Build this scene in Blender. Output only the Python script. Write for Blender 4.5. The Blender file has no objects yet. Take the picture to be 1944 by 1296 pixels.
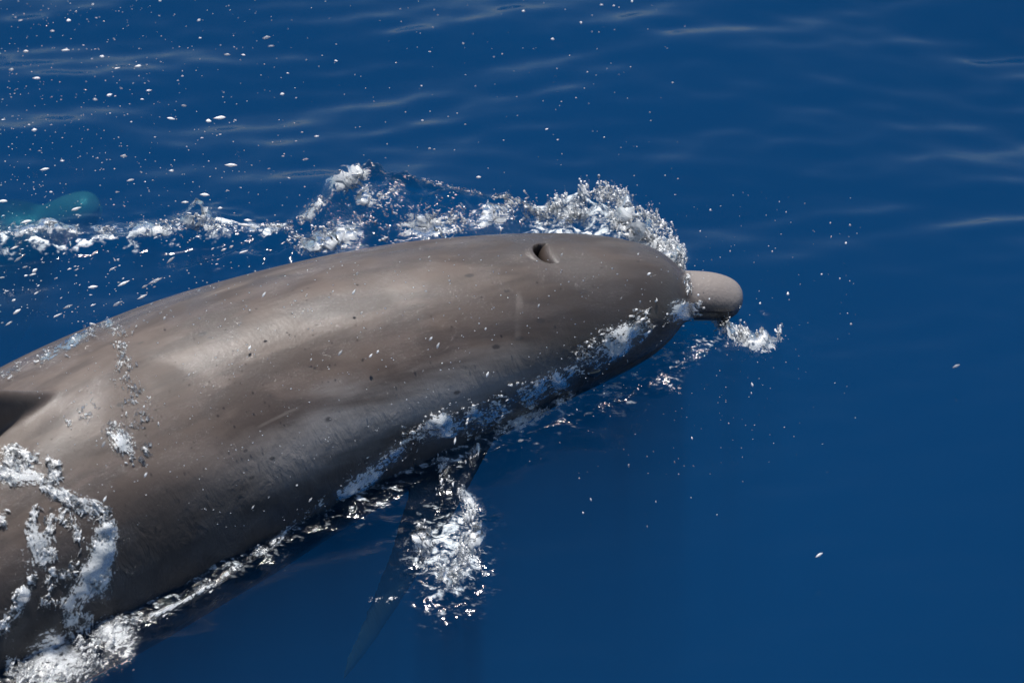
import bpy, bmesh, math, random
import numpy as np
from mathutils import Vector, Matrix, noise as mnoise
from mathutils.bvhtree import BVHTree

random.seed(7)
rng = np.random.default_rng(7)
scene = bpy.context.scene
COL = scene.collection

# ------------------------------------------------------------------ camera
CAM_DIST, CAM_TILT, FRAME_W = 7.2, math.radians(40.0), 1.69
F = np.array([0, math.cos(CAM_TILT), -math.sin(CAM_TILT)])
U = np.array([0, math.sin(CAM_TILT), math.cos(CAM_TILT)])
R = np.array([1.0, 0, 0])
CAM = -F * CAM_DIST
cam_data = bpy.data.cameras.new('camera')
cam = bpy.data.objects.new('camera', cam_data)
COL.objects.link(cam)
cam.location = CAM
cam.rotation_euler = (math.radians(90) - CAM_TILT, 0, 0)
cam_data.sensor_width = 36.0
cam_data.lens = 36.0 * CAM_DIST / FRAME_W
cam_data.clip_end = 3000
cam_data.dof.use_dof = True
cam_data.dof.focus_distance = 7.1
cam_data.dof.aperture_fstop = cam_data.lens / 1000 / 0.028
scene.camera = cam

# ------------------------------------------------------------------ sky, sun, exposure
SUN_EL, SUN_AZ = math.radians(73), math.radians(-2)      # azimuth from +Y (away from the camera) towards +X
sun_dir = Vector((math.sin(SUN_AZ) * math.cos(SUN_EL), math.cos(SUN_AZ) * math.cos(SUN_EL), math.sin(SUN_EL)))
world = bpy.data.worlds.new('World')
scene.world = world
world.use_nodes = True
wn = world.node_tree
wn.nodes.clear()
sky = wn.nodes.new('ShaderNodeTexSky')
sky.sky_type = 'NISHITA'
sky.sun_disc = False
sky.sun_elevation = SUN_EL
sky.sun_rotation = SUN_AZ
sky.air_density, sky.dust_density, sky.ozone_density = 1.0, 0.15, 2.2
bg = wn.nodes.new('ShaderNodeBackground')
bg.inputs['Strength'].default_value = 0.062
wo = wn.nodes.new('ShaderNodeOutputWorld')
wn.links.new(sky.outputs[0], bg.inputs['Color'])
wn.links.new(bg.outputs[0], wo.inputs['Surface'])
sun_l = bpy.data.lights.new('sun', 'SUN')
sun_l.energy = 4.2
sun_l.angle = math.radians(0.53)
sun_l.color = (1.0, 0.97, 0.925)
sun = bpy.data.objects.new('sun', sun_l)
COL.objects.link(sun)
sun.rotation_euler = sun_dir.to_track_quat('Z', 'Y').to_euler()
sun.location = sun_dir * 40
vs = scene.view_settings
vs.view_transform, vs.look, vs.gamma, vs.exposure = 'Standard', 'None', 1.0, 0.45
vs.use_curve_mapping = False
scene.cycles.use_denoising = True
scene.cycles.volume_bounces = 0
scene.cycles.max_bounces = 6
scene.cycles.diffuse_bounces = 3
scene.cycles.glossy_bounces = 3
scene.cycles.transparent_max_bounces = 14
scene.cycles.caustics_reflective = False
scene.cycles.caustics_refractive = False
scene.cycles.sample_clamp_direct = 60.0
scene.cycles.sample_clamp_indirect = 4.0


# ------------------------------------------------------------------ helpers
def ray(px, py):
    """Direction of the sight line through a point of the 1944 x 1296 photograph."""
    k = FRAME_W / 1944 / CAM_DIST
    d = F + R * ((px - 972) * k) + U * ((648 - py) * k)
    return d / np.linalg.norm(d)


def at(px, py, z=0.0):
    d = ray(px, py)
    return CAM + d * ((z - CAM[2]) / d[2])


def pchip(xs, ys, x):
    xs, ys, x = map(lambda a: np.asarray(a, float), (xs, ys, x))
    h = np.diff(xs)
    dl = np.diff(ys) / h
    m = np.zeros_like(ys)
    for i in range(1, len(xs) - 1):
        if dl[i - 1] * dl[i] > 0:
            w1, w2 = 2 * h[i] + h[i - 1], h[i] + 2 * h[i - 1]
            m[i] = (w1 + w2) / (w1 / dl[i - 1] + w2 / dl[i])
    m[0], m[-1] = dl[0], dl[-1]
    i = np.clip(np.searchsorted(xs, x) - 1, 0, len(h) - 1)
    t = (x - xs[i]) / h[i]
    t2, t3 = t * t, t * t * t
    return (2 * t3 - 3 * t2 + 1) * ys[i] + (t3 - 2 * t2 + t) * h[i] * m[i] + (-2 * t3 + 3 * t2) * ys[i + 1] + (t3 - t2) * h[i] * m[i + 1]


def spline(xs, ys, x):
    """Natural cubic spline."""
    xs, ys, x = map(lambda a: np.asarray(a, float), (xs, ys, x))
    n = len(xs)
    h = np.diff(xs)
    A = np.zeros((n, n))
    b = np.zeros(n)
    A[0, 0] = A[-1, -1] = 1
    for i in range(1, n - 1):
        A[i, i - 1], A[i, i], A[i, i + 1] = h[i - 1], 2 * (h[i - 1] + h[i]), h[i]
        b[i] = 6 * ((ys[i + 1] - ys[i]) / h[i] - (ys[i] - ys[i - 1]) / h[i - 1])
    M = np.linalg.solve(A, b)
    i = np.clip(np.searchsorted(xs, x) - 1, 0, n - 2)
    a, c = (xs[i + 1] - x), (x - xs[i])
    return (M[i] * a ** 3 + M[i + 1] * c ** 3) / (6 * h[i]) + (ys[i] / h[i] - M[i] * h[i] / 6) * a + (ys[i + 1] / h[i] - M[i + 1] * h[i] / 6) * c


def smooth(a, b, x):
    t = np.clip((x - a) / (b - a), 0, 1)
    return t * t * (3 - 2 * t)


def fast_mesh(name, verts, faces):
    """faces: (n, k) index array."""
    verts = np.asarray(verts, np.float32)
    faces = np.asarray(faces, np.int32)
    me = bpy.data.meshes.new(name)
    me.vertices.add(len(verts))
    me.vertices.foreach_set('co', verts.ravel())
    n, k = faces.shape
    me.loops.add(n * k)
    me.loops.foreach_set('vertex_index', faces.ravel())
    me.polygons.add(n)
    me.polygons.foreach_set('loop_start', np.arange(0, n * k, k, dtype=np.int32))
    me.polygons.foreach_set('loop_total', np.full(n, k, np.int32))
    me.update(calc_edges=True)
    me.validate()
    me.polygons.foreach_set('use_smooth', np.ones(len(me.polygons), bool))
    return me


def coords(me):
    a = np.empty(len(me.vertices) * 3, np.float32)
    me.vertices.foreach_get('co', a)
    return a.reshape(-1, 3).astype(float)


def set_attr(me, name, vals):
    vals = np.asarray(vals, np.float32)
    if vals.ndim == 1:
        me.attributes.new(name, 'FLOAT', 'POINT').data.foreach_set('value', vals)
    else:
        me.attributes.new(name, 'FLOAT_VECTOR', 'POINT').data.foreach_set('vector', vals.ravel())


def link(name, me, mat=None, parent=None, label=None, cat=None, group=None, kind=None):
    o = bpy.data.objects.new(name, me)
    COL.objects.link(o)
    if mat:
        me.materials.clear()
        me.materials.append(mat)
    if parent:
        o.parent = parent
    for k, v in (('label', label), ('category', cat), ('group', group), ('kind', kind)):
        if v:
            o[k] = v
    return o


class N:
    """Small wrapper for writing node trees."""
    def __init__(self, name):
        self.m = bpy.data.materials.new(name)
        self.m.use_nodes = True
        self.t = self.m.node_tree
        self.t.nodes.clear()
        self.out = self.t.nodes.new('ShaderNodeOutputMaterial')

    def put(self, sock, v):
        if v is None:
            return
        if isinstance(v, bpy.types.NodeSocket):
            self.t.links.new(v, sock)
        else:
            sock.default_value = v

    def new(self, typ, ins=None, out=0, **props):
        n = self.t.nodes.new(typ)
        for k, v in props.items():
            setattr(n, k, v)
        for k, v in (ins or {}).items():
            self.put(n.inputs[k], v)
        return n.outputs[out]

    def math(self, op, a, b=None, clamp=False):
        n = self.t.nodes.new('ShaderNodeMath')
        n.operation, n.use_clamp = op, clamp
        self.put(n.inputs[0], a)
        self.put(n.inputs[1], b)
        return n.outputs[0]

    def noise(self, vec, scale, detail=3.0, rough=0.5, dist=0.0):
        return self.new('ShaderNodeTexNoise', {'Vector': vec, 'Scale': scale, 'Detail': detail, 'Roughness': rough, 'Distortion': dist})

    def ramp(self, v, lo, hi, a=0.0, b=1.0, smooth=True):
        n = self.t.nodes.new('ShaderNodeMapRange')
        n.interpolation_type = 'SMOOTHSTEP' if smooth else 'LINEAR'
        for i, x in enumerate((v, lo, hi, a, b)):
            self.put(n.inputs[i], x)
        return n.outputs[0]

    def mixc(self, f, a, b, blend='MIX'):
        n = self.t.nodes.new('ShaderNodeMix')
        n.data_type, n.blend_type = 'RGBA', blend
        self.put(n.inputs['Factor'], f)
        self.put(n.inputs[6], a)
        self.put(n.inputs[7], b)
        return n.outputs[2]

    def mixs(self, f, a, b):
        n = self.t.nodes.new('ShaderNodeMixShader')
        self.put(n.inputs[0], f)
        self.put(n.inputs[1], a)
        self.put(n.inputs[2], b)
        return n.outputs[0]

    def attr(self, name, out='Fac'):
        n = self.t.nodes.new('ShaderNodeAttribute')
        n.attribute_name = name
        return n.outputs[out]

    def mapping(self, vec, scale=(1, 1, 1), rot=(0, 0, 0)):
        return self.new('ShaderNodeMapping', {'Vector': vec, 'Scale': scale, 'Rotation': rot})

    def bump(self, h, strength, dist, normal=None):
        return self.new('ShaderNodeBump', {'Height': h, 'Strength': strength, 'Distance': dist, 'Normal': normal})

    def pos(self):
        return self.new('ShaderNodeTexCoord', out=3)

    def surface(self, s):
        self.t.links.new(s, self.out.inputs['Surface'])

    def volume(self, s):
        self.t.links.new(s, self.out.inputs['Volume'])


# ------------------------------------------------------------------ materials: water
def mat_sea():
    n = N('sea_water')
    pos = n.pos()
    chop = n.attr('chop')
    foam = n.attr('foam')
    fine = n.noise(n.mapping(pos, (0.7, 1.5, 1)), 60.0, 3.0, 0.6)
    b3 = n.bump(fine, n.ramp(chop, 0.05, 1.0, 0.045, 1.0), 0.006)
    fres = n.new('ShaderNodeFresnel', {'IOR': 1.333, 'Normal': b3})
    gl = n.new('ShaderNodeBsdfGlossy', {'Color': (1, 1, 1, 1), 'Roughness': 0.05, 'Normal': b3})
    tr = n.new('ShaderNodeBsdfTransparent', {'Color': (1, 1, 1, 1)})
    water = n.mixs(fres, tr, gl)
    # thin lacy foam
    lace = n.noise(n.mapping(pos, (0.8, 1.3, 1)), 70.0, 3.0, 0.65)
    f = n.math('MULTIPLY', n.ramp(n.math('ADD', lace, n.math('MULTIPLY', foam, 0.42)), 0.62, 0.86), n.ramp(foam, 0.02, 0.3))
    fm = n.new('ShaderNodeBsdfPrincipled', {'Base Color': (0.72, 0.78, 0.82, 1), 'Roughness': 0.3, 'Normal': b3})
    n.surface(n.mixs(f, water, fm))
    sc = n.new('ShaderNodeVolumeScatter', {'Color': (0.004, 0.096, 0.307, 1), 'Density': 2.2, 'Anisotropy': 0.0})
    ab = n.new('ShaderNodeVolumeAbsorption', {'Color': (0.0, 0.62, 0.80, 1), 'Density': 2.87})
    n.volume(n.new('ShaderNodeAddShader', {0: sc, 1: ab}))
    return n.m


# ------------------------------------------------------------------ the sea
def wave(x, y):
    """Open-water swell and ripples, metres."""
    h = np.zeros_like(x)
    r = np.random.default_rng(51)
    for lam, amp, cnt in ((2.6, .034, 3), (1.1, .017, 5), (.5, .0085, 7), (.24, .0046, 10), (.12, .0018, 12), (.06, .0007, 12)):
        for _ in range(cnt):
            a = r.normal(1.72, .55 if lam > .6 else .38)
            l = lam * r.uniform(.75, 1.3)
            k = 2 * math.pi / l
            ph = r.uniform(0, 6.28)
            h += amp / math.sqrt(cnt) * np.sin(k * (x * math.cos(a) + y * math.sin(a)) + ph + .5 * np.sin(k * .4 * (x * math.sin(a) - y * math.cos(a)) + ph * 2))
    return h


def axis_coords(lo, hi, step, far):
    c = list(np.arange(lo, hi + step / 2, step))
    d = step
    a, b = [], []
    x = hi
    while x < far:
        d *= 1.22
        x += d
        b.append(x)
    d = step
    x = lo
    while x > -far:
        d *= 1.22
        x -= d
        a.append(x)
    return np.array(a[::-1] + c + b)


def calm_under(x, y):
    # the sea lies a little calmer in front of the animal, rougher beyond it
    return .26 + .74 * smooth(-.5, .7, y)


_j = np.array([.17])
SEA_SHIFT = float((wave(_j, _j * 0 - .10) * calm_under(_j, _j * 0 - .10))[0]) + .004   # still-water level at the jaw
SEA_EXTRA = []      # functions (x, y) -> (dz, chop, foam)


def sea_height(x, y):
    h = wave(x, y) * calm_under(x, y) - SEA_SHIFT
    chop = np.zeros_like(x)
    foam = np.zeros_like(x)
    for fn in SEA_EXTRA:
        a, b, c = fn(x, y)
        h = h + a
        chop = np.maximum(chop, b)
        foam = np.maximum(foam, c)
    return h, chop, foam


def build_sea():
    xs = axis_coords(-1.25, 1.2, .0065, 900)
    ys = axis_coords(-1.1, 1.25, .0065, 900)
    X, Y = np.meshgrid(xs, ys)
    h, chop, foam = sea_height(X, Y)
    far = np.exp(-(np.maximum(np.hypot(X, Y) - 30, 0) / 60) ** 2)
    h *= far
    nx, ny = len(xs), len(ys)
    top = np.stack([X, Y, h], -1).reshape(-1, 3)
    i = np.arange(nx * ny).reshape(ny, nx)
    quads = np.stack([i[:-1, :-1], i[:-1, 1:], i[1:, 1:], i[1:, :-1]], -1).reshape(-1, 4)
    rim = np.concatenate([i[0, :-1], i[:-1, -1], i[-1, :0:-1], i[:0:-1, 0]])
    low = top[rim].copy()
    low[:, 2] = -40
    nb = len(top)
    m = len(rim)
    j = np.arange(m)
    side = np.stack([rim, nb + j, nb + (j + 1) % m, rim[(j + 1) % m]], -1)
    side = side[:, [0, 1, 2, 3]]
    corner = [nb, nb + nx - 1, nb + nx - 1 + ny - 1, nb + 2 * (nx - 1) + ny - 1]
    bottom = []
    a = list(range(nb, nb + m))
    # close the bottom as a fan of quads about its middle
    verts = np.concatenate([top, low, [[0, 0, -40]]])
    c = len(verts) - 1
    tri = [(c, a[(q + 2) % m], a[(q + 1) % m], a[q]) for q in range(0, m, 2)]
    me = fast_mesh('sea', verts, np.concatenate([quads, side, np.array(tri)]))
    z1 = np.zeros(m + 1)
    set_attr(me, 'chop', np.concatenate([chop.ravel(), z1]))
    set_attr(me, 'foam', np.concatenate([foam.ravel(), z1]))
    bm = bmesh.new()
    bm.from_mesh(me)
    bmesh.ops.recalc_face_normals(bm, faces=bm.faces)
    bm.to_mesh(me)
    bm.free()
    return link('sea', me, mat_sea(), kind='structure', label='deep blue open sea with soft ripples')


# ------------------------------------------------------------------ the dolphin
LEN = 2.6
C_S = [0, .10, .20, .34, .60, .80, 1.0, 1.2, 1.45, 1.7, 2.0, 2.3, 2.6]
C_P = np.array([(.379, .096, .008), (.290, .068, .044), (.200, .036, .058), (.066, -.008, .065), (-.165, -.10, .055),
                (-.345, -.178, .028), (-.522, -.28, .010), (-.69, -.40, -.005), (-.89, -.55, -.03), (-1.09, -.70, -.07),
                (-1.325, -.88, -.14), (-1.56, -1.05, -.24), (-1.78, -1.22, -.37)])
P_S = [0, .004, .012, .03, .06, .10, .112, .122, .135, .16, .20, .26, .34, .45, .6, .8, 1.0, 1.2, 1.45, 1.7, 2.0, 2.3, 2.5, 2.6]
P_W = [.002, .020, .031, .040, .043, .044, .047, .054, .066, .086, .108, .128, .144, .162, .188, .215, .240, .250, .235, .195, .130, .070, .040, .03]
P_T = [.002, .019, .029, .036, .039, .038, .041, .050, .064, .083, .098, .114, .130, .153, .185, .220, .240, .250, .235, .195, .140, .090, .060, .045]
P_B = [.002, .018, .028, .036, .041, .045, .048, .052, .060, .074, .092, .115, .140, .168, .198, .225, .250, .255, .235, .195, .140, .090, .060, .045]


def centre(s):
    s = np.atleast_1d(s)
    return np.stack([spline(C_S, C_P[:, k], s) for k in range(3)], -1)


def frame(s):
    s = np.atleast_1d(np.asarray(s, float))
    e = .004
    t = centre(np.minimum(s + e, LEN)) - centre(np.maximum(s - e, 0))
    t /= np.linalg.norm(t, axis=1)[:, None]
    far = np.cross(t, [0, 0, 1.0])
    far /= np.linalg.norm(far, axis=1)[:, None]
    up = np.cross(far, t)
    return centre(s), t, far, up


def body_point(s, ang, scale=1.0):
    """Point on the trunk; ang 0 = back, positive towards the far (left) flank."""
    c, t, far, up = frame(s)
    s = np.atleast_1d(s)
    w, tp, bt = pchip(P_S, P_W, s), pchip(P_S, P_T, s), pchip(P_S, P_B, s)
    ca, sa = np.cos(ang), np.sin(ang)
    v = np.where(ca > 0, tp, bt) * ca
    return c + (far * (w * sa)[:, None] + up * v[:, None]) * scale


def tube(rings, cap=True):
    """rings: (n, m, 3) closed rings -> verts, faces"""
    n, m, _ = rings.shape
    v = rings.reshape(-1, 3)
    i = np.arange(n * m).reshape(n, m)
    f = np.stack([i[:-1], np.roll(i[:-1], -1, 1), np.roll(i[1:], -1, 1), i[1:]], -1).reshape(-1, 4)
    v = np.concatenate([v, rings[:1].mean(1), rings[-1:].mean(1)])
    a, b = n * m, n * m + 1
    t0 = [(a, i[0, (k + 1) % m], i[0, k]) for k in range(m)]
    t1 = [(b, i[-1, k], i[-1, (k + 1) % m]) for k in range(m)]
    return v, [tuple(q) for q in f] + t0 + t1


def blade(root_front, root_back, tip, normal, thick, sweep, n=16, m=20, curve=None):
    """A fin: lens-shaped sections running from a root chord to a tip, swept back."""
    rf, rb, tp, nm = map(lambda a: np.asarray(a, float), (root_front, root_back, tip, normal))
    nm /= np.linalg.norm(nm)
    mid = (rf + rb) / 2
    chord = rb - rf
    rings = []
    for k in range(n):
        t = k / (n - 1)
        wdt = (1 - t) ** .62 * (1 - .12 * math.sin(math.pi * t)) * .97 + .03
        if t > .9:
            wdt *= math.sqrt(max(0.02, 1 - ((t - .9) / .1) ** 2))
        c = mid + (tp - mid) * t + chord / np.linalg.norm(chord) * sweep * (t * t - t) 
        if curve is not None:
            c = c + np.asarray(curve) * math.sin(math.pi * t)
        ring = []
        for q in range(m):
            a = 2 * math.pi * q / m
            x = -math.cos(a)
            y = math.sin(a) * (1 - .45 * x) * .8
            ring.append(c + chord * .5 * x * wdt + nm * thick * y * max(wdt, .35))
        rings.append(ring)
    return tube(np.array(rings))


def build_dolphin_mesh():
    bm = bmesh.new()

    def add(vf):
        vs_ = [bm.verts.new(v) for v in vf[0]]
        for f in vf[1]:
            try:
                bm.faces.new([vs_[q] for q in f])
            except ValueError:
                pass

    ss = np.unique(np.concatenate([np.linspace(0, .02, 10), np.linspace(.02, .1, 16), np.linspace(.1, .17, 26), np.linspace(.17, .6, 50), np.linspace(.6, LEN, 90)]))
    an = np.linspace(0, 2 * math.pi, 72, endpoint=False)
    rings = np.stack([body_point(np.full(72, s), an) for s in ss])
    add(tube(rings))
    # dorsal fin, leaning back
    def on(s, ang, sc=1.0):
        return body_point(np.array([s]), ang, sc)[0]
    c, t, far, up = [q[0] for q in frame(1.22)]
    add(blade(on(1.165, 0, .93), on(1.49, 0, .93), on(1.43, 0) + up * .24 + t * .10, far, .022, -.03))
    # flippers: root low on the flank, swept back and down
    for sd in (-1, 1):
        c, t, far, up = [q[0] for q in frame(.56)]
        rf, rb = on(.47, sd * 1.95, .88), on(.67, sd * 1.95, .88)
        tip = on(.62, sd * 1.95) + far * sd * .16 + t * .27 - up * .24
        add(blade(rf, rb, tip, up + far * sd * .5, .020, -.08, curve=-t * .03))
    # flukes
    for sd in (-1, 1):
        c, t, far, up = [q[0] for q in frame(2.5)]
        add(blade(on(2.36, 0, .0), on(2.59, 0, .0), c + far * sd * .32 + t * .16, up, .022, -.07))
    bmesh.ops.recalc_face_normals(bm, faces=bm.faces)
    me = bpy.data.meshes.new('raw')
    bm.to_mesh(me)
    bm.free()
    o = bpy.data.objects.new('raw', me)
    COL.objects.link(o)
    md = o.modifiers.new('r', 'REMESH')
    md.mode, md.voxel_size = 'VOXEL', .0045
    sm = o.modifiers.new('s', 'SMOOTH')
    sm.factor, sm.iterations = .5, 12
    bpy.context.view_layer.update()
    out = bpy.data.meshes.new_from_object(o.evaluated_get(bpy.context.evaluated_depsgraph_get()))
    bpy.data.objects.remove(o)
    # finer faces round the blowhole
    B = body_point(np.array([BLOW_S]), BLOW_A)[0]
    bm = bmesh.new()
    bm.from_mesh(out)
    for _ in range(2):
        ed = [e for e in bm.edges if (e.verts[0].co - Vector(B)).length < .05]
        bmesh.ops.subdivide_edges(bm, edges=ed, cuts=1, use_grid_fill=True)
    bmesh.ops.triangulate(bm, faces=[f for f in bm.faces if len(f.verts) > 4])
    bm.to_mesh(out)
    bm.free()
    return out


BLOW_S, BLOW_A = .352, 0.0


def body_params(V):
    """(s, angle) of the nearest place on the trunk's axis for each vertex."""
    st = np.linspace(0, LEN, 400)
    c, t, far, up = frame(st)
    s = np.empty(len(V))
    a = np.empty(len(V))
    for k in range(0, len(V), 20000):
        v = V[k:k + 20000]
        i = ((v[:, None, :] - c[None]) ** 2).sum(-1).argmin(1)
        d = v - c[i]
        s[k:k + 20000] = st[i] + (d * t[i]).sum(-1)
        a[k:k + 20000] = np.arctan2((d * far[i]).sum(-1), (d * up[i]).sum(-1))
    return s, a


def mat_skin():
    n = N('dolphin_skin')
    uv = n.attr('skin', 'Vector')          # metres along the body, metres round it
    sep = n.t.nodes.new('ShaderNodeSeparateXYZ')
    n.t.links.new(uv, sep.inputs[0])
    s = sep.outputs[0]
    ang = n.attr('angle')                  # 0 on the back, pi under the belly
    streak = n.noise(n.mapping(uv, (5, 22, 1)), 1.0, 4.0, .55, .3)
    blotch = n.noise(n.mapping(uv, (7, 10, 1)), 1.0, 3.0, .5, .5)
    a2 = n.math('ADD', ang, n.math('MULTIPLY', n.math('SUBTRACT', streak, .5), .55))
    cape = (.086, .063, .052, 1)
    pale = (.275, .26, .255, 1)
    low = (.022, .019, .019, 1)  # lower flank, its shade put into the colour
    belly = (.42, .40, .38, 1)
    col = n.mixc(n.ramp(blotch, .42, .62, 0, .8), cape, (.132, .101, .084, 1))
    col = n.mixc(n.ramp(streak, .42, .60, .6, 0), col, (.042, .031, .027, 1))
    # pale blaze along the flank, shade painted below it, white belly
    mid = n.ramp(s, .40, .8, 1.30, 1.05, False)
    off = n.math('SUBTRACT', a2, mid)
    blaze = n.math('MULTIPLY', n.ramp(off, -.28, .08), n.ramp(s, .75, 1.2, .85, .0))
    col = n.mixc(n.math('MULTIPLY', blaze, n.ramp(s, .30, .46)), col, pale)
    off2 = n.math('ADD', off, n.ramp(s, .85, 1.2, 0, .38))
    col = n.mixc(n.ramp(off2, .06, .42, 0, .93), col, low)
    col = n.mixc(n.ramp(a2, 2.1, 2.5), col, belly)
    # darker melon and a pale beak top
    mel = n.math('MULTIPLY', n.ramp(s, .115, .15), n.ramp(s, .28, .62, 1, 0))
    col = n.mixc(n.math('MULTIPLY', mel, n.ramp(a2, .1, .9, .45, .85)), col, (.030, .026, .025, 1))
    col = n.mixc(n.math('MULTIPLY', n.ramp(s, .105, .125, 1, 0), n.ramp(ang, .9, 1.5, 1, 0)), col, (.215, .185, .17, 1))
    col = n.mixc(n.attr('hole'), col, (.004, .004, .004, 1))  # dark blowhole lining, blackened with depth by shade put into the colour
    col = n.mixc(n.math('MULTIPLY', n.attr('mouth'), .85), col, (.02, .017, .017, 1))
    col = n.mixc(n.attr('fin'), col, (.030, .027, .027, 1))
    # small dark scars and spots, stretched along the body
    vor = n.t.nodes.new('ShaderNodeTexVoronoi')
    vor.inputs['Scale'].default_value = 1.0
    n.t.links.new(n.mapping(uv, (22, 42, 1)), vor.inputs['Vector'])
    hsep = n.t.nodes.new('ShaderNodeSeparateColor')
    n.t.links.new(vor.outputs['Color'], hsep.inputs[0])
    size = n.math('MULTIPLY', n.ramp(hsep.outputs[0], .45, 1.0, 0, 1, False), .26)
    wob = n.math('ADD', vor.outputs['Distance'], n.math('MULTIPLY', n.math('SUBTRACT', n.noise(uv, 160.0, 2.0), .5), .10))
    spot = n.ramp(n.math('DIVIDE', wob, n.math('ADD', size, .001)), .45, 1.0, 1, 0)
    col = n.mixc(n.math('MULTIPLY', spot, n.ramp(s, .24, .34, 0, .8)), col, (.03, .026, .026, 1))
    # thin pale rake marks
    wv = n.t.nodes.new('ShaderNodeTexVoronoi')
    wv.feature = 'DISTANCE_TO_EDGE'
    wv.inputs['Scale'].default_value = 1.0
    n.t.links.new(n.mapping(uv, (2.2, 4.2, 1), (0, 0, .7)), wv.inputs['Vector'])
    line = n.math('MULTIPLY', n.ramp(wv.outputs['Distance'], .003, .010, 1, 0), n.ramp(n.noise(uv, 6.0), .56, .66))
    col = n.mixc(n.math('MULTIPLY', line, .18), col, (.34, .30, .27, 1))
    # relief: skin folds on the flank, running water film low down
    fold = n.noise(n.mapping(uv, (36, 17, 1), (0, 0, .6)), 1.0, 5.0, .62, .5)
    film = n.ramp(ang, .65, 1.3)
    b = n.bump(fold, n.math('MULTIPLY', film, n.ramp(s, .6, 1.1, .36, .75)), .009)
    grain = n.noise(n.mapping(uv, (60, 160, 1)), 1.0, 3.0, .5)
    b = n.bump(grain, .05, .002, b)
    warts = n.noise(uv, 120.0, 4.0, .6)
    b = n.bump(warts, n.ramp(s, .10, .13, .22, .06), .006, b)
    p = n.new('ShaderNodeBsdfPrincipled', {'Base Color': col, 'Roughness': n.math('ADD', n.ramp(blotch, .35, .65, .54, .36), n.ramp(s, .85, 1.15, 0, .13)), 'IOR': 1.42,
                                           'Specular IOR Level': n.math('MULTIPLY', n.math('SUBTRACT', 1.0, n.attr('fin')), .58), 'Coat Weight': n.math('MULTIPLY', n.math('SUBTRACT', 1.0, n.attr('fin')), n.ramp(n.noise(n.mapping(uv, (9, 14, 1)), 1.0, 4.0, .6, .4), .42, .60, .10, 1.0)), 'Coat Roughness': .09, 'Coat IOR': 1.33, 'Normal': b,
                                           'Coat Normal': n.bump(n.noise(n.mapping(uv, (150, 300, 1)), 1.0, 3.0, .6, .4), 1.0, .0032, b)})
    n.surface(p)
    return n.m


def build_dolphin():
    me = build_dolphin_mesh()
    V = coords(me)
    s, a = body_params(V)
    # mouth line and blowhole pressed into the head
    B = body_point(np.array([BLOW_S]), BLOW_A)[0]
    c, t, far, up = [q[0] for q in frame(BLOW_S)]
    d = V - B
    du, dv, dn = d @ t, d @ far, d @ up
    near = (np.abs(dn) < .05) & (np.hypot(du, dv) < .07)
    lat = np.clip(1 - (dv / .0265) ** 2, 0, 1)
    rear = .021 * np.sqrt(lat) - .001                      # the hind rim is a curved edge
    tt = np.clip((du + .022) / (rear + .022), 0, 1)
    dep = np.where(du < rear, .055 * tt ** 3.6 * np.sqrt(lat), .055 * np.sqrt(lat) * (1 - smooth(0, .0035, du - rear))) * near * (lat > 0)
    lip = .0022 * np.exp(-((du - rear - .008) / .007) ** 2) * lat * near
    V = V + up * (lip - dep)[:, None]
    gape = np.interp(s, [0, .02, .12, .30, .34], [1.62, 1.68, 1.85, 1.95, 1.80])
    groove = np.exp(-((np.abs(a) - gape) / np.interp(s, [0, .12, .3], [.11, .08, .05])) ** 2) * smooth(0, .012, s) * (1 - smooth(.26, .30, s)) * .006
    V -= groove[:, None] * (V - centre(np.clip(s, 0, LEN))) / (np.linalg.norm(V - centre(np.clip(s, 0, LEN)), axis=1)[:, None] + 1e-6)
    me.vertices.foreach_set('co', V.astype(np.float32).ravel())
    rad = pchip(P_S, P_W, np.clip(s, 0, LEN))
    set_attr(me, 'skin', np.stack([s, a * rad, np.zeros_like(s)], -1))
    set_attr(me, 'angle', np.abs(a))
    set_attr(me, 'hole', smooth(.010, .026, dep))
    set_attr(me, 'mouth', np.clip(groove / .006, 0, 1))
    cc = centre(np.clip(s, 0, LEN))
    out = np.linalg.norm(V - cc, axis=1) / np.maximum(rad, .03)
    set_attr(me, 'fin', smooth(1.08, 1.3, out) * (s > .4) * (np.abs(a) > 1.2) * (s < 1.1))
    me.polygons.foreach_set('use_smooth', np.ones(len(me.polygons), bool))
    me.update()
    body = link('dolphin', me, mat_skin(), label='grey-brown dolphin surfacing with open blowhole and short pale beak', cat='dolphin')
    return body


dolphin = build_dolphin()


def ellipsoid(name, loc, axes, size, seg=20, rings=12):
    bm = bmesh.new()
    bmesh.ops.create_uvsphere(bm, u_segments=seg, v_segments=rings, radius=1.0)
    M = np.array(axes, float).T
    for v in bm.verts:
        v.co = Vector(np.asarray(loc) + M @ (np.array(v.co) * np.asarray(size)))
    for f in bm.faces:
        f.smooth = True
    me = bpy.data.meshes.new(name)
    bm.to_mesh(me)
    bm.free()
    return me


def simple(name, col, rough=.4, coat=0.0):
    n = N(name)
    tex = n.noise(n.pos(), 120.0, 3.0)
    c = n.mixc(n.ramp(tex, .35, .7, 0, .4), col, tuple(x * .55 for x in col[:3]) + (1,))
    n.surface(n.new('ShaderNodeBsdfPrincipled', {'Base Color': c, 'Roughness': rough, 'Coat Weight': coat, 'Coat Roughness': .05,
                                                 'Normal': n.bump(tex, .2, .001)}))
    return n.m


_c, _t, _far, _up = [q[0] for q in frame(BLOW_S)]
_B = body_point(np.array([BLOW_S]), BLOW_A)[0]
for sd in (-1, 1):
    c_, t_, f_, u_ = [q[0] for q in frame(.315)]
    p = body_point(np.array([.315]), sd * 1.72)[0]
    link('eye', ellipsoid('eye', p, (t_, u_, f_), (.013, .009, .006)), simple('eye_dark', (.012, .01, .01, 1), .1, 1.0), dolphin)


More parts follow.
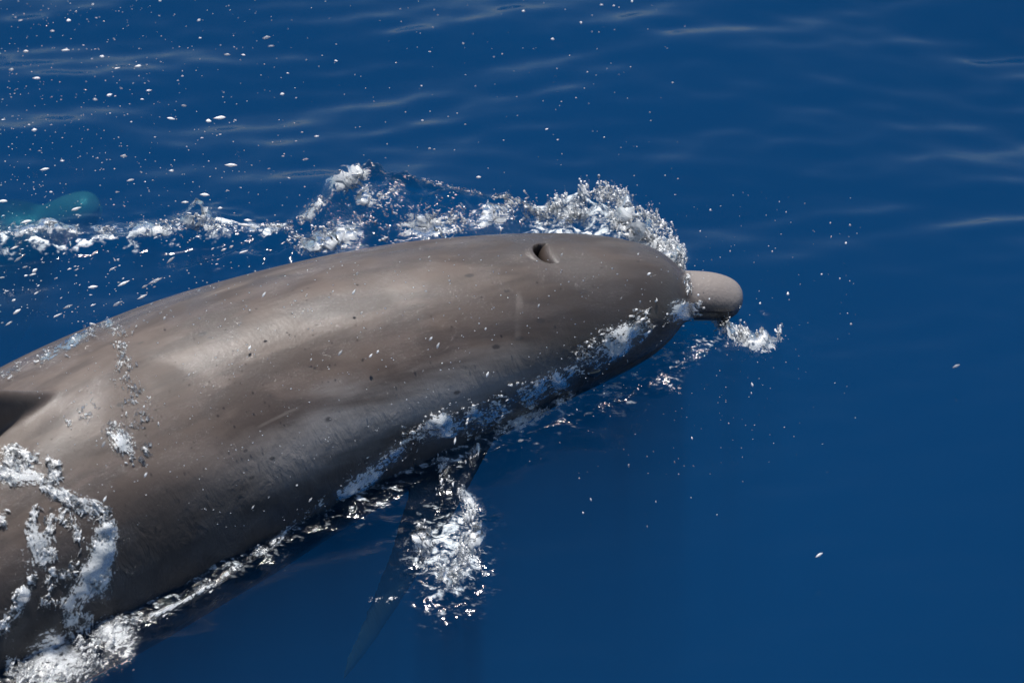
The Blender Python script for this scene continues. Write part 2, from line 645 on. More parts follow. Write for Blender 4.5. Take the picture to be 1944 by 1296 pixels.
# ------------------------------------------------------------------ churned water round the dolphin
def world_line(pts):
    """pts of (px, py, height) -> world xy and heights."""
    w = np.array([at(a, b, h) for a, b, h in pts])
    return w[:, :2], w[:, 2]


def line_dist(x, y, xy, vals):
    """Signed distance to a polyline (positive on its far side) and the value at the nearest point."""
    best = np.full(x.shape, 1e9)
    sg = np.zeros(x.shape)
    val = np.zeros(x.shape)
    for k in range(len(xy) - 1):
        a, b = xy[k], xy[k + 1]
        d = b - a
        L2 = (d ** 2).sum()
        t = np.clip(((x - a[0]) * d[0] + (y - a[1]) * d[1]) / L2, 0, 1)
        ex, ey = x - a[0] - t * d[0], y - a[1] - t * d[1]
        q = np.hypot(ex, ey)
        m = q < best
        best = np.where(m, q, best)
        sg = np.where(m, np.sign(d[0] * ey - d[1] * ex), sg)
        val = np.where(m, vals[k] + (vals[k + 1] - vals[k]) * t, val)
    return best * sg, val


def fnoise(x, y, f, seed, oct=3):
    """Cheap smooth 2-D noise from rotated sines, about -1..1."""
    r = np.random.default_rng(seed)
    h = np.zeros_like(x)
    for o in range(oct):
        k = f * 2 ** o
        acc = np.zeros_like(x)
        for _ in range(5):
            a = r.uniform(0, 6.28)
            acc += np.sin(k * (x * math.cos(a) + y * math.sin(a)) * r.uniform(.7, 1.4) + r.uniform(0, 6.28) + 1.3 * np.sin(k * .6 * (y * math.cos(a) - x * math.sin(a)) + r.uniform(0, 6.28)))
        h += acc / 2.6 / 1.8 ** o
    return h


BOW = world_line([(548, 436, .012), (590, 398, .04), (640, 348, .062), (700, 316, .075), (780, 334, .07), (870, 356, .058), (960, 374, .045),
                  (1030, 400, .045), (1100, 372, .065), (1160, 385, .065), (1230, 436, .05), (1280, 490, .03), (1305, 525, .0)])
RIDGE = world_line([(-260, 450, .02), (0, 438, .028), (200, 440, .018), (300, 428, .028), (400, 414, .034), (470, 428, .02), (560, 440, .008)])


def bow_wave(x, y):
    d, h = line_dist(x, y, *BOW)
    core = np.where(d > 0, np.exp(-(d / .024) ** 1.5), np.exp(-(np.abs(d) / .16) ** 1.4))
    lump = fnoise(x, y * 1.3, 55, 11)
    dz = h * core * (1 + .10 * lump) + .006 * lump * core * (d < .02)
    chop = np.where(d > 0, np.exp(-(d / .03) ** 2), np.exp(-(np.abs(d) / .17) ** 2)) * smooth(.005, .03, h)
    # the clear glassy lip behind the crest stays smooth
    lip = np.exp(-((d + .03) / .022) ** 2) * smooth(-.20, -.14, x) * (1 - smooth(-.03, .03, x))
    return dz, chop * (1 - .9 * lip), .5 * chop * smooth(.0, .06, x)


def far_ridge(x, y):
    d, h = line_dist(x, y, *RIDGE)
    core = np.where(d > 0, np.exp(-(d / .06) ** 1.4), np.exp(-(np.abs(d) / .022) ** 1.6))
    lump = fnoise(x, y * 2, 70, 5)
    return h * core * (1 + .2 * lump), .7 * np.exp(-(d / .03) ** 2), .75 * np.exp(-(d / .022) ** 2) * smooth(-.15, .5, lump)


def body_edge(x, y):
    """Water thrown up and churned along the trunk's own waterline."""
    ss = np.linspace(.10, LEN, 70)
    c = centre(ss)
    w = pchip(P_S, P_W, ss)
    dz = np.zeros_like(x)
    ch = np.zeros_like(x)
    m = (x > -1.6) & (x < .6) & (y > -1.3) & (y < .6)
    xx, yy = x[m], y[m]
    best = np.full(xx.shape, 9.0)
    near = np.zeros(xx.shape)
    for k in range(len(ss)):
        q = np.hypot(xx - c[k, 0], yy - c[k, 1]) - w[k]
        b = q < best
        best = np.where(b, q, best)
        near = np.where(b, ss[k], near)
    e = np.exp(-(np.maximum(best, 0) / .035) ** 2)
    lump = fnoise(xx, yy, 48, 21)
    dz[m] = e * (.005 + .004 * lump) * smooth(.10, .25, near)
    wide = np.exp(-(np.maximum(best, 0) / .09) ** 2)
    ch[m] = .8 * e + .3 * wide * smooth(-.1, .6, lump)
    return dz, ch, .30 * ch


def flipper_wash(x, y):
    p = at(850, 1040, 0)
    u, v = (x - p[0]) / .06, (y - p[1]) / .12
    r = u * u + v * v
    lump = fnoise(x, y, 60, 31)
    e = np.exp(-r)
    return .012 * e * (.6 + lump), e, .5 * e


SEA_EXTRA += [bow_wave, far_ridge, body_edge, flipper_wash]
sea = build_sea()


def tree_of(o):
    me = o.data
    V = coords(me)
    me.calc_loop_triangles()
    t = np.empty(len(me.loop_triangles) * 3, np.int32)
    me.loop_triangles.foreach_get('vertices', t)
    t = t.reshape(-1, 3)
    if o.name == 'sea':
        cen = V[t].mean(1)
        t = t[(np.abs(cen[:, 0]) < 1.6) & (np.abs(cen[:, 1]) < 1.8)]
    return BVHTree.FromPolygons(V.tolist(), t.tolist())


TREES = [tree_of(dolphin), tree_of(sea)]


def hit(px, py, only=None):
    d = Vector(ray(px, py))
    best = None
    for k, t in enumerate(TREES):
        if only is not None and k != only:
            continue
        loc, nor, _, dist = t.ray_cast(Vector(CAM), d)
        if loc is not None and (best is None or dist < best[2]):
            best = (loc, nor if nor.dot(d) < 0 else -nor, dist, k)
    return best


# ------------------------------------------------------------------ froth
def mat_froth(name, white_lo, white_hi, tint=(.97, .98, .985, 1), bump=.8, vary=False):
    n = N(name)
    pos = n.pos()
    nz = n.noise(pos, 75.0, 4.0, .6, .6)
    fine = n.noise(pos, 330.0, 3.0, .6)
    nb = n.bump(fine, bump, .0009)
    w = n.ramp(nz, white_lo, white_hi)
    if vary:
        w = n.math('MULTIPLY', w, n.ramp(n.new('ShaderNodeObjectInfo', out='Random'), .05, .6, .25, 1.0))
    gl = n.new('ShaderNodeBsdfGlossy', {'Color': (1, 1, 1, 1), 'Roughness': .13, 'Normal': nb})
    fr = n.new('ShaderNodeFresnel', {'IOR': 1.40, 'Normal': nb})
    clear = n.mixs(fr, n.new('ShaderNodeBsdfTransparent', {'Color': (.96, .98, 1, 1)}), gl)
    sss = n.new('ShaderNodeSubsurfaceScattering', {'Color': tint, 'Scale': 1.0, 'Radius': (.008, .008, .008)})
    foam = n.mixs(fr, sss, gl)
    n.surface(n.mixs(w, clear, foam))
    return n.m


M_FROTH = mat_froth('white_froth', .41, .57)
M_LACE = mat_froth('thin_lacy_water', .46, .62)
M_DROP = mat_froth('water_drop', .10, .35, (.95, .97, .98, 1), .35, True)


def gn_points(voxel):
    g = bpy.data.node_groups.new('froth', 'GeometryNodeTree')
    g.interface.new_socket('Geometry', in_out='INPUT', socket_type='NodeSocketGeometry')
    g.interface.new_socket('Geometry', in_out='OUTPUT', socket_type='NodeSocketGeometry')
    gi, go = g.nodes.new('NodeGroupInput'), g.nodes.new('NodeGroupOutput')
    mp = g.nodes.new('GeometryNodeMeshToPoints')
    na = g.nodes.new('GeometryNodeInputNamedAttribute')
    na.data_type = 'FLOAT'
    na.inputs['Name'].default_value = 'rad'
    pv = g.nodes.new('GeometryNodePointsToVolume')
    pv.resolution_mode = 'VOXEL_SIZE'
    pv.inputs['Voxel Size'].default_value = voxel
    vm = g.nodes.new('GeometryNodeVolumeToMesh')
    vm.resolution_mode = 'GRID'
    vm.inputs['Threshold'].default_value = .1
    L = g.links.new
    L(gi.outputs[0], mp.inputs['Mesh'])
    L(na.outputs['Attribute'], mp.inputs['Radius'])
    L(na.outputs['Attribute'], pv.inputs['Radius'])
    L(mp.outputs[0], pv.inputs['Points'])
    L(pv.outputs[0], vm.inputs['Volume'])
    L(vm.outputs[0], go.inputs[0])
    return g


GN = gn_points(.0010)


def froth(name, pts, rad, mat, label, cat='foam', soften=2):
    pts, rad = np.asarray(pts), np.asarray(rad)
    me = bpy.data.meshes.new('pts')
    me.vertices.add(len(pts))
    me.vertices.foreach_set('co', pts.astype(np.float32).ravel())
    set_attr(me, 'rad', rad)
    o = bpy.data.objects.new('pts', me)
    COL.objects.link(o)
    o.modifiers.new('g', 'NODES').node_group = GN
    sm = o.modifiers.new('s', 'SMOOTH')
    sm.factor, sm.iterations = .5, 1
    bpy.context.view_layer.update()
    out = bpy.data.meshes.new_from_object(o.evaluated_get(bpy.context.evaluated_depsgraph_get()))
    bpy.data.objects.remove(o)
    out.polygons.foreach_set('use_smooth', np.ones(len(out.polygons), bool))
    out.name = name
    return link(name, out, mat, label=label, cat=cat, kind='stuff')


def scatter(line, count, lift=(0, .01), r=(.002, .006), thr=.0, freq=26., chain=(2, 6), dirn=(1, 0), step=5., only=None, seed=0, curl=.5, mode='g'):
    """Short beaded strands of water spread along a band (px, py, half width) and laid on whatever surface is there."""
    g = random.Random(seed * 77 + 5)
    L = [0.]
    for a, b in zip(line, line[1:]):
        L.append(L[-1] + math.hypot(b[0] - a[0], b[1] - a[1]))
    P, Rr = [], []
    tries = 0
    made = 0
    count = int(count * .8)
    while made < count and tries < count * 6:
        tries += 1
        q = g.random() * L[-1]
        k = max(i for i in range(len(L) - 1) if L[i] <= q)
        t = (q - L[k]) / (L[k + 1] - L[k])
        a, b = line[k], line[k + 1]
        tx, ty = (b[0] - a[0]), (b[1] - a[1])
        ln = math.hypot(tx, ty)
        w = a[2] + (b[2] - a[2]) * t
        off = g.gauss(0, .5) * w if mode == 'g' else g.uniform(-1, 1) * w
        px, py = a[0] + tx * t - ty / ln * off, a[1] + ty * t + tx / ln * off
        v = mnoise.fractal(Vector((px * freq / 1000, py * freq / 1000, seed * 3.1)), .9, 2.0, 3)
        if v < thr:
            continue
        made += 1
        ang = math.atan2(dirn[1], dirn[0]) + g.gauss(0, curl)
        n = g.randint(*chain)
        rr = .45 * (r[0] + (r[1] - r[0]) * g.random() ** 2.6)
        z = g.uniform(*lift) * (g.random() ** .7)
        for m in range(n):
            h = hit(px, py, only)
            if h is None:
                break
            p = h[0] + h[1] * (rr * .35)
            p.z += z * (1 - .1 * m)
            P.append(p[:])
            Rr.append(rr * (1 - .55 * m / n))
            px += math.cos(ang) * step * .36
            py += math.sin(ang) * step * .36
            ang += g.gauss(0, .35)
    return P, Rr


def bands(*args):
    P, Rr = [], []
    for k, (line, kw) in enumerate(args):
        a, b = scatter(line, **kw)
        P += a
        Rr += b
    return P, Rr


def mat_film(name, lo, hi):
    n = N(name)
    pos = n.pos()
    cov = n.attr('cover')
    flow = n.attr('flow', 'Vector')
    st = n.noise(n.mapping(flow, (60, 230, 1)), 1.0, 5.0, .65, .6)
    lump = n.noise(flow, 130.0, 6.0, .68, .8)
    fine = n.noise(n.mapping(flow, (420, 620, 1)), 1.0, 3.0, .6, .3)
    h = n.math('ADD', n.math('MULTIPLY', lump, .6), n.math('MULTIPLY', fine, .35))
    nb = n.bump(h, 1.0, .0020)
    v = n.math('ADD', n.math('MULTIPLY', n.ramp(st, .32, .68, 0, 1, False), .5), n.math('MULTIPLY', n.ramp(lump, .32, .68, 0, 1, False), .5))
    a = n.ramp(n.math('ADD', v, n.math('MULTIPLY', n.math('SUBTRACT', cov, .5), .75)), lo, hi)
    nd = n.bump(lump, 1.0, .003)
    gl = n.new('ShaderNodeBsdfGlossy', {'Color': (1, 1, 1, 1), 'Roughness': .12, 'Normal': nb})
    fr = n.new('ShaderNodeFresnel', {'IOR': 1.36, 'Normal': nb})
    wet = n.math('MULTIPLY', n.math('MINIMUM', fr, .10), n.ramp(n.math('ADD', n.math('MULTIPLY', lump, .5), cov), .45, .95))
    clear = n.mixs(wet, n.new('ShaderNodeBsdfTransparent', {'Color': (1, 1, 1, 1)}), gl)
    tint = (.93, .955, .97, 1)
    foam = n.mixs(fr, n.mixs(.45, n.new('ShaderNodeBsdfDiffuse', {'Color': tint, 'Normal': nd}), n.new('ShaderNodeBsdfTranslucent', {'Color': tint, 'Normal': nd})), gl)
    n.surface(n.mixs(a, clear, foam))
    return n.m


M_FILM = mat_film('foam_film', .64, .76)
M_FILM_THICK = mat_film('thick_foam_film', .52, .66)


def film(parent, lines, mat, rise=.010, step=3.0, seed=0, only=None, gain=1.0):
    """Skins of foam lying on the animal or the sea: one mesh, following the surface under it."""
    VV, FF, CC, FL = [], [], [], []
    base = 0
    for li, line in enumerate(lines):
        L = [0.]
        for a, b in zip(line, line[1:]):
            L.append(L[-1] + math.hypot(b[0] - a[0], b[1] - a[1]))
        us = np.arange(0, L[-1] + step, step)
        arr = np.array(line, float)
        cx, cy, cw = (spline(L, arr[:, k], np.minimum(us, L[-1])) if len(L) > 2 else np.interp(us, L, arr[:, k]) for k in range(3))
        cw = np.maximum(cw, 3)
        tx, ty = np.gradient(cx), np.gradient(cy)
        ln = np.hypot(tx, ty)
        tx, ty = tx / ln, ty / ln
        m = max(5, int(2 * 1.7 * cw.max() / step))
        vs_ = np.linspace(-1.7, 1.7, m)
        idx = -np.ones((len(us), m), int)
        U_, V_ = np.meshgrid(us, vs_, indexing='ij')
        PX = cx[:, None] - ty[:, None] * V_ * cw[:, None]
        PY = cy[:, None] + tx[:, None] * V_ * cw[:, None]
        big = fnoise(PX / 1000, PY / 1000, 34, seed * 13 + li, 3)
        end = smooth(0, 1.2 * cw.mean(), U_) * smooth(0, 1.2 * cw.mean(), L[-1] - U_ + 1)
        cov = np.clip(np.exp(-(np.abs(V_) / .95) ** 2.6) * (.62 + .42 * big) * end * 1.15 * gain, 0, 1)
        cov *= 1 - smooth(1.35, 1.65, np.abs(V_))
        for i in range(len(us)):
            for j in range(m):
                h = hit(PX[i, j], PY[i, j], only)
                if h is None:
                    continue
                p = h[0] + h[1] * (.0012 + rise * cov[i, j] * (.5 + .5 * big[i, j] ** 2))
                idx[i, j] = base + len(VV)
                VV.append(p[:])
                CC.append(cov[i, j])
                FL.append((U_[i, j] * .00087 + li * 3.3 + seed, V_[i, j] * cw[i] * .00087, 0))
        q = np.stack([idx[:-1, :-1], idx[1:, :-1], idx[1:, 1:], idx[:-1, 1:]], -1).reshape(-1, 4)
        FF.append(q[(q >= 0).all(1)])
    V = np.array(VV)
    Fq = np.concatenate(FF)
    e = np.stack([np.linalg.norm(V[Fq[:, k]] - V[Fq[:, (k + 1) % 4]], axis=1) for k in range(4)], -1).max(1)
    C_ = np.array(CC)
    Fq = Fq[(e < .022) & (C_[Fq].max(1) > .03)]
    me = fast_mesh('foam_film', V, Fq)
    set_attr(me, 'cover', CC)
    set_attr(me, 'flow', np.array(FL))
    return link('foam_film', me, mat, parent, kind='stuff')


# bow wave thrown off the far side of the head
f_bow = froth('bow_foam', *bands(
    ([(1035, 428, 22), (1075, 398, 26), (1125, 385, 30), (1180, 408, 36), (1235, 448, 32), (1280, 488, 20), (1303, 520, 9)], dict(count=2600, lift=(0, .035), r=(.0018, .0055), thr=.02, freq=30, dirn=(.5, .9), seed=1, only=1, mode='u')),
    ([(1100, 380, 8), (1130, 372, 8), (1180, 388, 7), (1240, 438, 7), (1290, 492, 5)], dict(count=700, lift=(.0, .03), r=(.0018, .0045), thr=-.3, dirn=(.5, -.9), seed=2, only=1)),
    ([(1200, 452, 16), (1250, 474, 14), (1296, 512, 8)], dict(count=700, lift=(0, .02), r=(.002, .005), thr=-.2, dirn=(.8, .6), seed=3, only=1)),
), M_FROTH, 'white froth of bow wave curling off far side of dolphin head')
# broken sheet of water thrown up beside the back
f_splash = froth('splash', *bands(
    ([(548, 470, 14), (620, 452, 28), (720, 440, 34), (800, 428, 26), (900, 415, 26), (1000, 405, 26), (1045, 415, 16)], dict(count=1500, lift=(0, .02), r=(.0016, .0045), thr=.12, freq=34, dirn=(1, .05), seed=4, only=1, step=6)),
    ([(572, 430, 12), (600, 392, 12), (640, 350, 10), (705, 316, 8), (740, 322, 5)], dict(count=420, lift=(0, .006), r=(.0016, .004), thr=.0, dirn=(.7, -.7), seed=5, only=1)),
    ([(640, 352, 14), (700, 362, 24), (760, 385, 26), (790, 420, 18)], dict(count=420, lift=(0, .012), r=(.0016, .0042), thr=.16, freq=40, dirn=(1, .2), seed=6, only=1, step=6)),
    ([(700, 320, 5), (780, 338, 4), (870, 360, 4), (960, 378, 6)], dict(count=260, lift=(0, .004), r=(.0016, .0032), thr=-.1, freq=40, dirn=(1, .2), seed=35, only=1, curl=.2)),
    ([(600, 400, 40), (680, 380, 40), (760, 400, 34), (860, 405, 28)], dict(count=420, lift=(0, .02), r=(.0016, .003), thr=.05, freq=60, chain=(1, 4), dirn=(1, .1), seed=36, only=1, mode='u')),
    ([(955, 376, 6), (985, 392, 10), (1020, 412, 12)], dict(count=260, lift=(0, .02), r=(.0016, .004), thr=-.2, dirn=(.8, .6), seed=7, only=1)),
), M_LACE, 'broken glittering sheet of water splashing up behind dolphin back', 'splash')
f_ridge = froth('foam_ridge', *bands(
    ([(-60, 446, 14), (20, 438, 12), (90, 437, 5), (200, 440, 6), (290, 434, 14), (350, 428, 18), (420, 428, 18), (470, 434, 8), (555, 432, 5)], dict(count=1000, lift=(0, .012), r=(.0016, .0045), thr=.0, dirn=(1, -.15), seed=8, only=1, step=6)),
    ([(490, 430, 4), (530, 430, 6), (570, 455, 6), (590, 470, 9)], dict(count=160, lift=(0, .01), r=(.002, .004), thr=-.3, dirn=(1, .5), seed=9, only=1)),
), M_LACE, 'thin foamy wave ridge on open sea behind dolphin')
# froth along the near waterline, up to the jaw
f_line = froth('waterline_foam', *bands(
    ([(250, 1185, 8), (330, 1150, 8), (420, 1100, 10), (500, 1040, 10), (600, 970, 13), (690, 905, 17), (770, 850, 20)], dict(count=620, lift=(0, .008), r=(.0016, .004), thr=.18, freq=30, dirn=(.8, -.55), seed=10, step=6, curl=.25)),
    ([(760, 850, 14), (840, 805, 20), (930, 790, 26), (1000, 755, 22), (1080, 706, 24), (1140, 668, 26), (1210, 622, 22), (1270, 592, 18), (1330, 590, 8)], dict(count=2100, lift=(0, .02), r=(.0016, .0058), thr=.04, freq=26, dirn=(.8, -.5), seed=11, step=6, curl=.35)),
    ([(880, 826, 14), (960, 818, 12), (1040, 778, 10), (1090, 742, 8)], dict(count=420, lift=(0, .012), r=(.0016, .005), thr=.08, freq=30, dirn=(.85, -.4), seed=12, step=6)),
    ([(1300, 512, 5), (1308, 550, 7), (1300, 592, 9)], dict(count=170, lift=(0, .004), r=(.0016, .004), thr=-.2, dirn=(0, 1), seed=13)),
), M_LACE, 'frothing water line along near flank and jaw of dolphin')
# thick foam washing over the body behind the dorsal fin
f_wash = froth('wash_foam', *bands(
    ([(-20, 868, 46), (40, 893, 34), (112, 896, 16)], dict(count=1500, lift=(0, .012), r=(.002, .0052), thr=-.12, freq=20, dirn=(.9, .35), seed=14, step=7, mode='u')),
    ([(80, 918, 9), (130, 952, 13), (170, 964, 10), (206, 982, 15)], dict(count=480, lift=(0, .012), r=(.002, .0052), thr=-.02, freq=26, dirn=(.6, .75), seed=15, step=7, chain=(2, 7), curl=.4, mode='u')),
    ([(204, 985, 13), (198, 1040, 20), (188, 1090, 24), (160, 1145, 26), (138, 1195, 26)], dict(count=1150, lift=(0, .012), r=(.0018, .0048), thr=.05, freq=22, dirn=(-.3, .95), seed=16, step=8, chain=(3, 9), curl=.3, mode='u')),
    ([(66, 960, 10), (62, 1015, 12), (88, 1062, 10)], dict(count=330, lift=(0, .008), r=(.0018, .0045), thr=.0, freq=24, dirn=(.1, 1), seed=17, step=7, curl=.4, mode='u')),
    ([(52, 1106, 8), (90, 1090, 9), (140, 1100, 12)], dict(count=330, lift=(0, .008), r=(.0018, .0045), thr=-.05, freq=24, dirn=(.9, -.2), seed=33, step=7, curl=.4, mode='u')),
    ([(95, 975, 36), (130, 1040, 44), (120, 1150, 46)], dict(count=800, lift=(0, .006), r=(.0016, .004), thr=.08, freq=30, dirn=(-.4, .9), seed=34, step=8, chain=(2, 8), curl=.3, mode='u')),
    ([(-20, 982, 16), (34, 994, 9)], dict(count=190, lift=(0, .01), r=(.002, .0045), thr=-.1, dirn=(1, .2), seed=18)),
    ([(-10, 1195, 20), (28, 1165, 12), (36, 1120, 8)], dict(count=300, lift=(0, .01), r=(.002, .0045), thr=-.2, dirn=(.6, -.8), seed=19)),
    ([(255, 1198, 20), (200, 1222, 40), (120, 1255, 54), (30, 1295, 54)], dict(count=1300, lift=(0, .015), r=(.0018, .0045), thr=.14, freq=20, dirn=(-.6, .8), seed=20, step=9, chain=(2, 9), curl=.3, mode='u')),
), M_FROTH, 'thick white foam washing over dolphin beside dorsal fin')
f_trickle = froth('back_trickle', *bands(
    ([(225, 615, 26), (232, 660, 22), (240, 720, 26), (255, 770, 24), (262, 815, 34)], dict(count=760, lift=(0, .008), r=(.0017, .0038), thr=.0, freq=50, chain=(1, 5), dirn=(.4, .9), seed=21, only=0)),
    ([(205, 800, 22), (238, 845, 22), (262, 876, 10), (298, 828, 14)], dict(count=520, lift=(0, .006), r=(.0017, .004), thr=.0, freq=44, chain=(1, 6), dirn=(.5, .8), seed=22, only=0)),
    ([(125, 802, 12), (165, 785, 14), (205, 755, 12)], dict(count=200, lift=(0, .004), r=(.0017, .0034), thr=.0, chain=(1, 4), dirn=(.9, -.4), seed=23, only=0)),
    ([(210, 613, 10), (150, 645, 12), (70, 688, 11), (-10, 716, 12)], dict(count=460, lift=(0, .012), r=(.0016, .0042), thr=-.05, freq=40, dirn=(.9, -.4), seed=24, only=0)),
), M_LACE, 'trickle of foam running down over dolphin back ahead of dorsal fin', 'water trickle')
f_beak = froth('beak_splash', *bands(
    ([(1352, 600, 8), (1372, 620, 14), (1385, 640, 10)], dict(count=230, lift=(0, .03), r=(.0016, .0045), thr=.0, dirn=(.3, .9), seed=25, only=1)),
    ([(1385, 620, 12), (1410, 645, 16), (1445, 655, 14), (1480, 650, 7)], dict(count=520, lift=(0, .03), r=(.0018, .0055), thr=.0, dirn=(.9, .3), seed=26, only=1)),
    ([(1472, 600, 4), (1478, 625, 6), (1480, 650, 5)], dict(count=60, lift=(.01, .03), r=(.002, .005), thr=-.2, dirn=(0, 1), seed=27, only=1)),
    ([(1270, 738, 6), (1290, 742, 8)], dict(count=30, lift=(0, .01), r=(.0018, .004), thr=-.5, dirn=(1, 0), seed=28, only=1)),
), M_FROTH, 'small white splash leaping from water under dolphin beak', 'splash')
f_flip = froth('flipper_foam', *bands(
    ([(872, 935, 9), (895, 975, 18), (890, 1020, 24), (868, 1065, 28), (850, 1120, 26)], dict(count=800, lift=(0, .03), r=(.0018, .005), thr=.10, freq=26, dirn=(.2, 1), seed=29, only=1)),
    ([(800, 985, 10), (800, 1030, 14), (830, 1080, 22)], dict(count=260, lift=(-.02, .0), r=(.0018, .0045), thr=.02, dirn=(.2, 1), seed=30, only=1)),
    ([(900, 850, 6), (880, 900, 7), (840, 925, 7), (830, 870, 9), (850, 830, 10)], dict(count=240, lift=(0, .012), r=(.0016, .004), thr=.05, dirn=(-.3, .9), seed=31, only=1)),
    ([(700, 1140, 5), (740, 1140, 5), (780, 1120, 5)], dict(count=40, lift=(0, .008), r=(.0018, .004), thr=-.1, dirn=(.5, -.9), seed=32, only=1)),
), M_FROTH, 'clump of white foam on water above submerged near flipper')


film(f_bow, [[(1035, 432, 24), (1080, 400, 32), (1130, 395, 34), (1190, 425, 38), (1250, 465, 30), (1300, 512, 14)]], M_FILM_THICK, .02, 2.4, 1, 1)
film(f_splash, [[(545, 475, 14), (620, 455, 34), (720, 445, 38), (820, 432, 30), (920, 415, 28), (1040, 412, 24)], [(580, 430, 14), (610, 385, 18), (655, 342, 18), (720, 330, 14)],
                [(650, 365, 22), (710, 370, 30), (780, 400, 34), (800, 430, 20)]], M_FILM, .010, 2.6, 2, 1)
film(f_ridge, [[(-40, 445, 20), (40, 437, 16), (180, 440, 12), (300, 432, 22), (380, 424, 26), (450, 430, 16), (560, 436, 10)]], M_FILM, .010, 2.8, 3, 1)
film(f_line, [[(245, 1188, 8), (330, 1150, 8), (420, 1098, 9), (510, 1035, 11), (600, 970, 15), (690, 905, 22), (780, 845, 26)],
              [(770, 850, 26), (850, 800, 32), (940, 785, 40), (1010, 750, 36), (1090, 702, 34), (1150, 662, 36), (1220, 618, 32), (1290, 590, 24), (1345, 592, 12)],
              [(880, 830, 18), (960, 815, 20), (1040, 778, 18), (1100, 738, 14)]], M_FILM, .005, 2.6, 4, None, .86)
film(f_wash, [[(-40, 865, 44), (40, 890, 40), (125, 905, 24)], [(70, 915, 20), (130, 955, 24), (212, 985, 22)], [(204, 970, 20), (200, 1030, 36), (175, 1110, 44), (130, 1190, 46)],
              [(70, 950, 30), (90, 1040, 44), (110, 1140, 45)], [(-30, 985, 22), (45, 995, 16)], [(-30, 1200, 26), (30, 1160, 18), (50, 1100, 12)],
              [(290, 1190, 30), (200, 1222, 60), (110, 1255, 70), (0, 1300, 70)]], M_FILM_THICK, .004, 2.6, 5, None, .88)
film(f_trickle, [[(205, 795, 22), (240, 845, 26), (270, 880, 14)], [(220, 608, 12), (150, 645, 13), (70, 686, 12), (-20, 716, 12)]], M_FILM, .003, 2.6, 6, 0, .78)
film(f_beak, [[(1350, 595, 12), (1375, 625, 20), (1410, 645, 24), (1455, 655, 18), (1490, 648, 9)]], M_FILM_THICK, .02, 2.2, 7, 1)
film(f_flip, [[(870, 925, 14), (898, 975, 26), (890, 1025, 34), (868, 1070, 38), (848, 1135, 34)], [(850, 820, 18), (840, 880, 20), (800, 980, 20), (815, 1060, 30)], [(905, 840, 10), (890, 895, 12), (850, 935, 10)]], M_FILM, .014, 2.4, 8, 1)


# ------------------------------------------------------------------ second dolphin, under water
def copy_tree(o, M, **props):
    c = o.copy()
    COL.objects.link(c)
    c.matrix_world = M
    for k, v in props.items():
        c[k] = v
    for ch in o.children:
        d = ch.copy()
        COL.objects.link(d)
        d.parent = c
    return c


tip = Vector(centre(0)[0])
target = Vector(at(190, 390, -.47))
M2 = Matrix.Translation(target) @ Matrix.Rotation(math.radians(-20), 4, 'Z') @ Matrix.Rotation(math.radians(-48), 4, Vector(frame(.2)[2][0])) @ Matrix.Translation(-tip)
copy_tree(dolphin, M2, label='second dolphin swimming submerged, a pale green shape under the surface')


# ------------------------------------------------------------------ flying drops
def drop_mesh(kind):
    bm = bmesh.new()
    bmesh.ops.create_icosphere(bm, subdivisions=2, radius=1.0)
    g = random.Random(kind)
    for v in bm.verts:
        v.co *= 1 + .22 * mnoise.noise(v.co * 1.6 + Vector((kind * 3.7, 0, 0)))
        v.co.x *= 1 - .18 * v.co.x * (kind % 3 - 1)
        k = max(.25, 1 - .55 * abs(v.co.x) ** 1.5)
        v.co.y *= k
        v.co.z *= k
    for f in bm.faces:
        f.smooth = True
    me = bpy.data.meshes.new('water_drop')
    bm.to_mesh(me)
    bm.free()
    me.materials.append(M_DROP)
    return me


DROPS = [drop_mesh(k) for k in range(5)]


def place_drops(n, box, hgt, size, stretch, ang, label, group, seed, power=2.0, poly=None):
    g = random.Random(seed)
    done = 0
    while done < n:
        px, py = g.uniform(box[0], box[2]), g.uniform(box[1], box[3])
        if poly and not poly(px, py, g):
            continue
        h = hit(px, py)
        if h is None:
            continue
        z = max(h[0].z, 0) + hgt[0] + (hgt[1] - hgt[0]) * g.random() ** 1.5
        p = at(px, py, z)
        s = .8 * (size[0] + (size[1] - size[0]) * g.random() ** power)
        st = g.uniform(*stretch)
        a = math.radians(g.gauss(ang, 9))
        x = Vector(R * math.cos(a) + U * math.sin(a) + F * g.gauss(0, .15)).normalized()
        y = x.cross(Vector(F)).normalized()
        zz = x.cross(y)
        M = Matrix((x * s * st, y * s, zz * s)).transposed().to_4x4()
        M.translation = Vector(p)
        o = bpy.data.objects.new('water_drop', DROPS[g.randrange(5)])
        COL.objects.link(o)
        o.matrix_world = M
        o['label'], o['category'], o['group'] = label, 'water drop', group
        done += 1


left_dense = lambda px, py, g: g.random() < max(.12, 1 - px / 720)
place_drops(95, (0, 0, 720, 430), (.01, .30), (.0009, .0039), (1.5, 3.8), 4, 'white water drop flying over open sea behind dolphin back', 'spray drops over the far water', 1, poly=left_dense)
place_drops(62, (0, 450, 480, 690), (.01, .20), (.0009, .0038), (1.8, 4.8), 26, 'streaked white water drop between dolphin back and foam ridge', 'spray drops beside the back', 2, poly=lambda px, py, g: py < 700 - px * .42 - 20)
place_drops(40, (640, 0, 1320, 420), (.01, .25), (.0007, .0029), (1.0, 2.2), 0, 'small round water drop flying beyond bow wave', 'spray drops beyond the bow wave', 3)
place_drops(60, (150, 480, 1240, 1000), (.005, .12), (.0009, .0026), (1.4, 3.4), 58, 'small glinting water drop in front of dolphin flank', 'spray drops over the dolphin', 4, poly=lambda px, py, g: hit(px, py)[3] == 0)
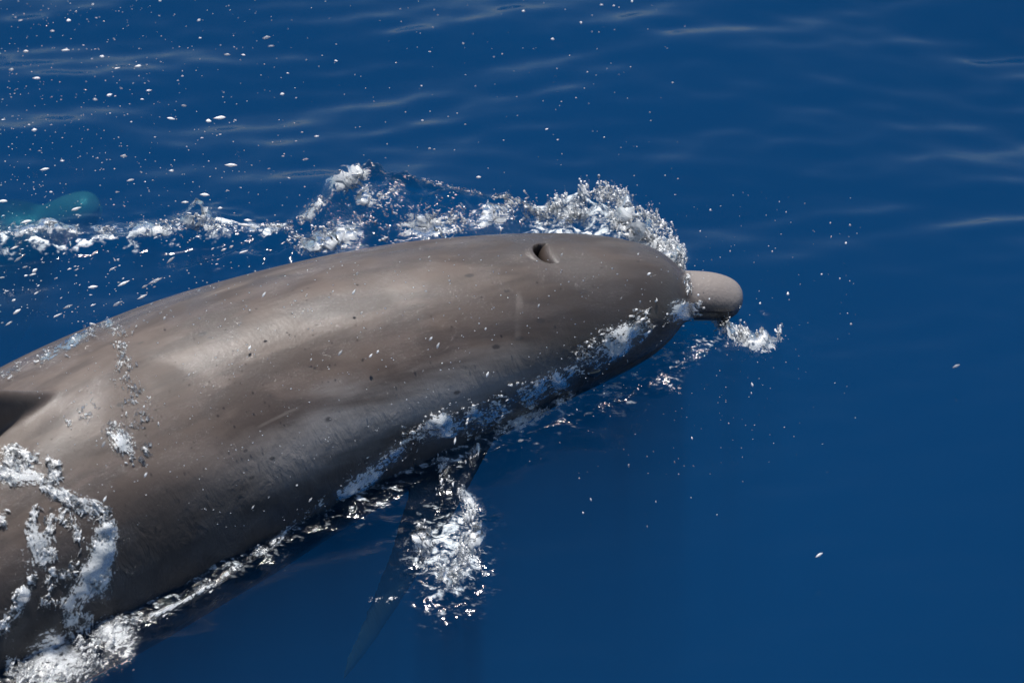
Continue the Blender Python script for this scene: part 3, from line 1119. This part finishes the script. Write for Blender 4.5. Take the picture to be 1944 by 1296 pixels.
place_drops(30, (1290, 380, 1620, 620), (.01, .15), (.0010, .0030), (1.0, 1.6), 80, 'small water drop thrown up ahead of dolphin beak', 'spray drops ahead of the beak', 5)
place_drops(26, (820, 640, 1440, 1010), (.005, .12), (.0010, .0026), (1.2, 2.6), 100, 'small water drop over still blue water beside jaw', 'spray drops beside the jaw', 6, poly=lambda px, py, g: hit(px, py)[3] == 1)
for px, py, s, a in ((1815, 695, .0030, 18), (1555, 1053, .0030, 20)):
    p = at(px, py, .03)
    place_drops(1, (px, py, px + .1, py + .1), (.02, .03), (s, s), (3.0, 3.2), a, 'lone white water drop over calm blue water', 'lone drops', px)


def fine_spray(n, box, hgt, size, seed, name, label, ok=None):
    g = random.Random(seed)
    V, Fc = [], []
    while n > 0:
        px, py = g.uniform(box[0], box[2]), g.uniform(box[1], box[3])
        if ok and not ok(px, py, g):
            continue
        h = hit(px, py)
        if h is None:
            continue
        p = at(px, py, max(h[0].z, 0) + g.uniform(*hgt))
        s = g.uniform(*size)
        b = len(V)
        ax = [R * s * g.uniform(1, 2), U * s, F * s]
        for d in (ax[0], -ax[0], ax[1], -ax[1], ax[2], -ax[2]):
            V.append(p + d)
        for f in ((0, 2, 4), (2, 1, 4), (1, 3, 4), (3, 0, 4), (2, 0, 5), (1, 2, 5), (3, 1, 5), (0, 3, 5)):
            Fc.append([b + q for q in f])
        n -= 1
    return link(name, fast_mesh(name, V, Fc), M_DROP, label=label, cat='spray', kind='stuff')


fine_spray(1100, (0, 0, 1300, 620), (.0, .3), (.0005, .0014), 41, 'fine_spray', 'fine mist of tiny drops over sea around dolphin', left_dense)
fine_spray(460, (60, 480, 1300, 1000), (.0, .1), (.0005, .0012), 42, 'skin_droplets', 'fine sprinkle of tiny drops over dolphin back and flank', lambda px, py, g: hit(px, py)[3] == 0)
fine_spray(240, (820, 360, 1640, 900), (.0, .08), (.0004, .0011), 43, 'head_mist', 'fine mist of tiny drops on water round dolphin head', lambda px, py, g: hit(px, py)[3] == 1 and g.random() < 1.1 - abs(px - 1300) / 420)
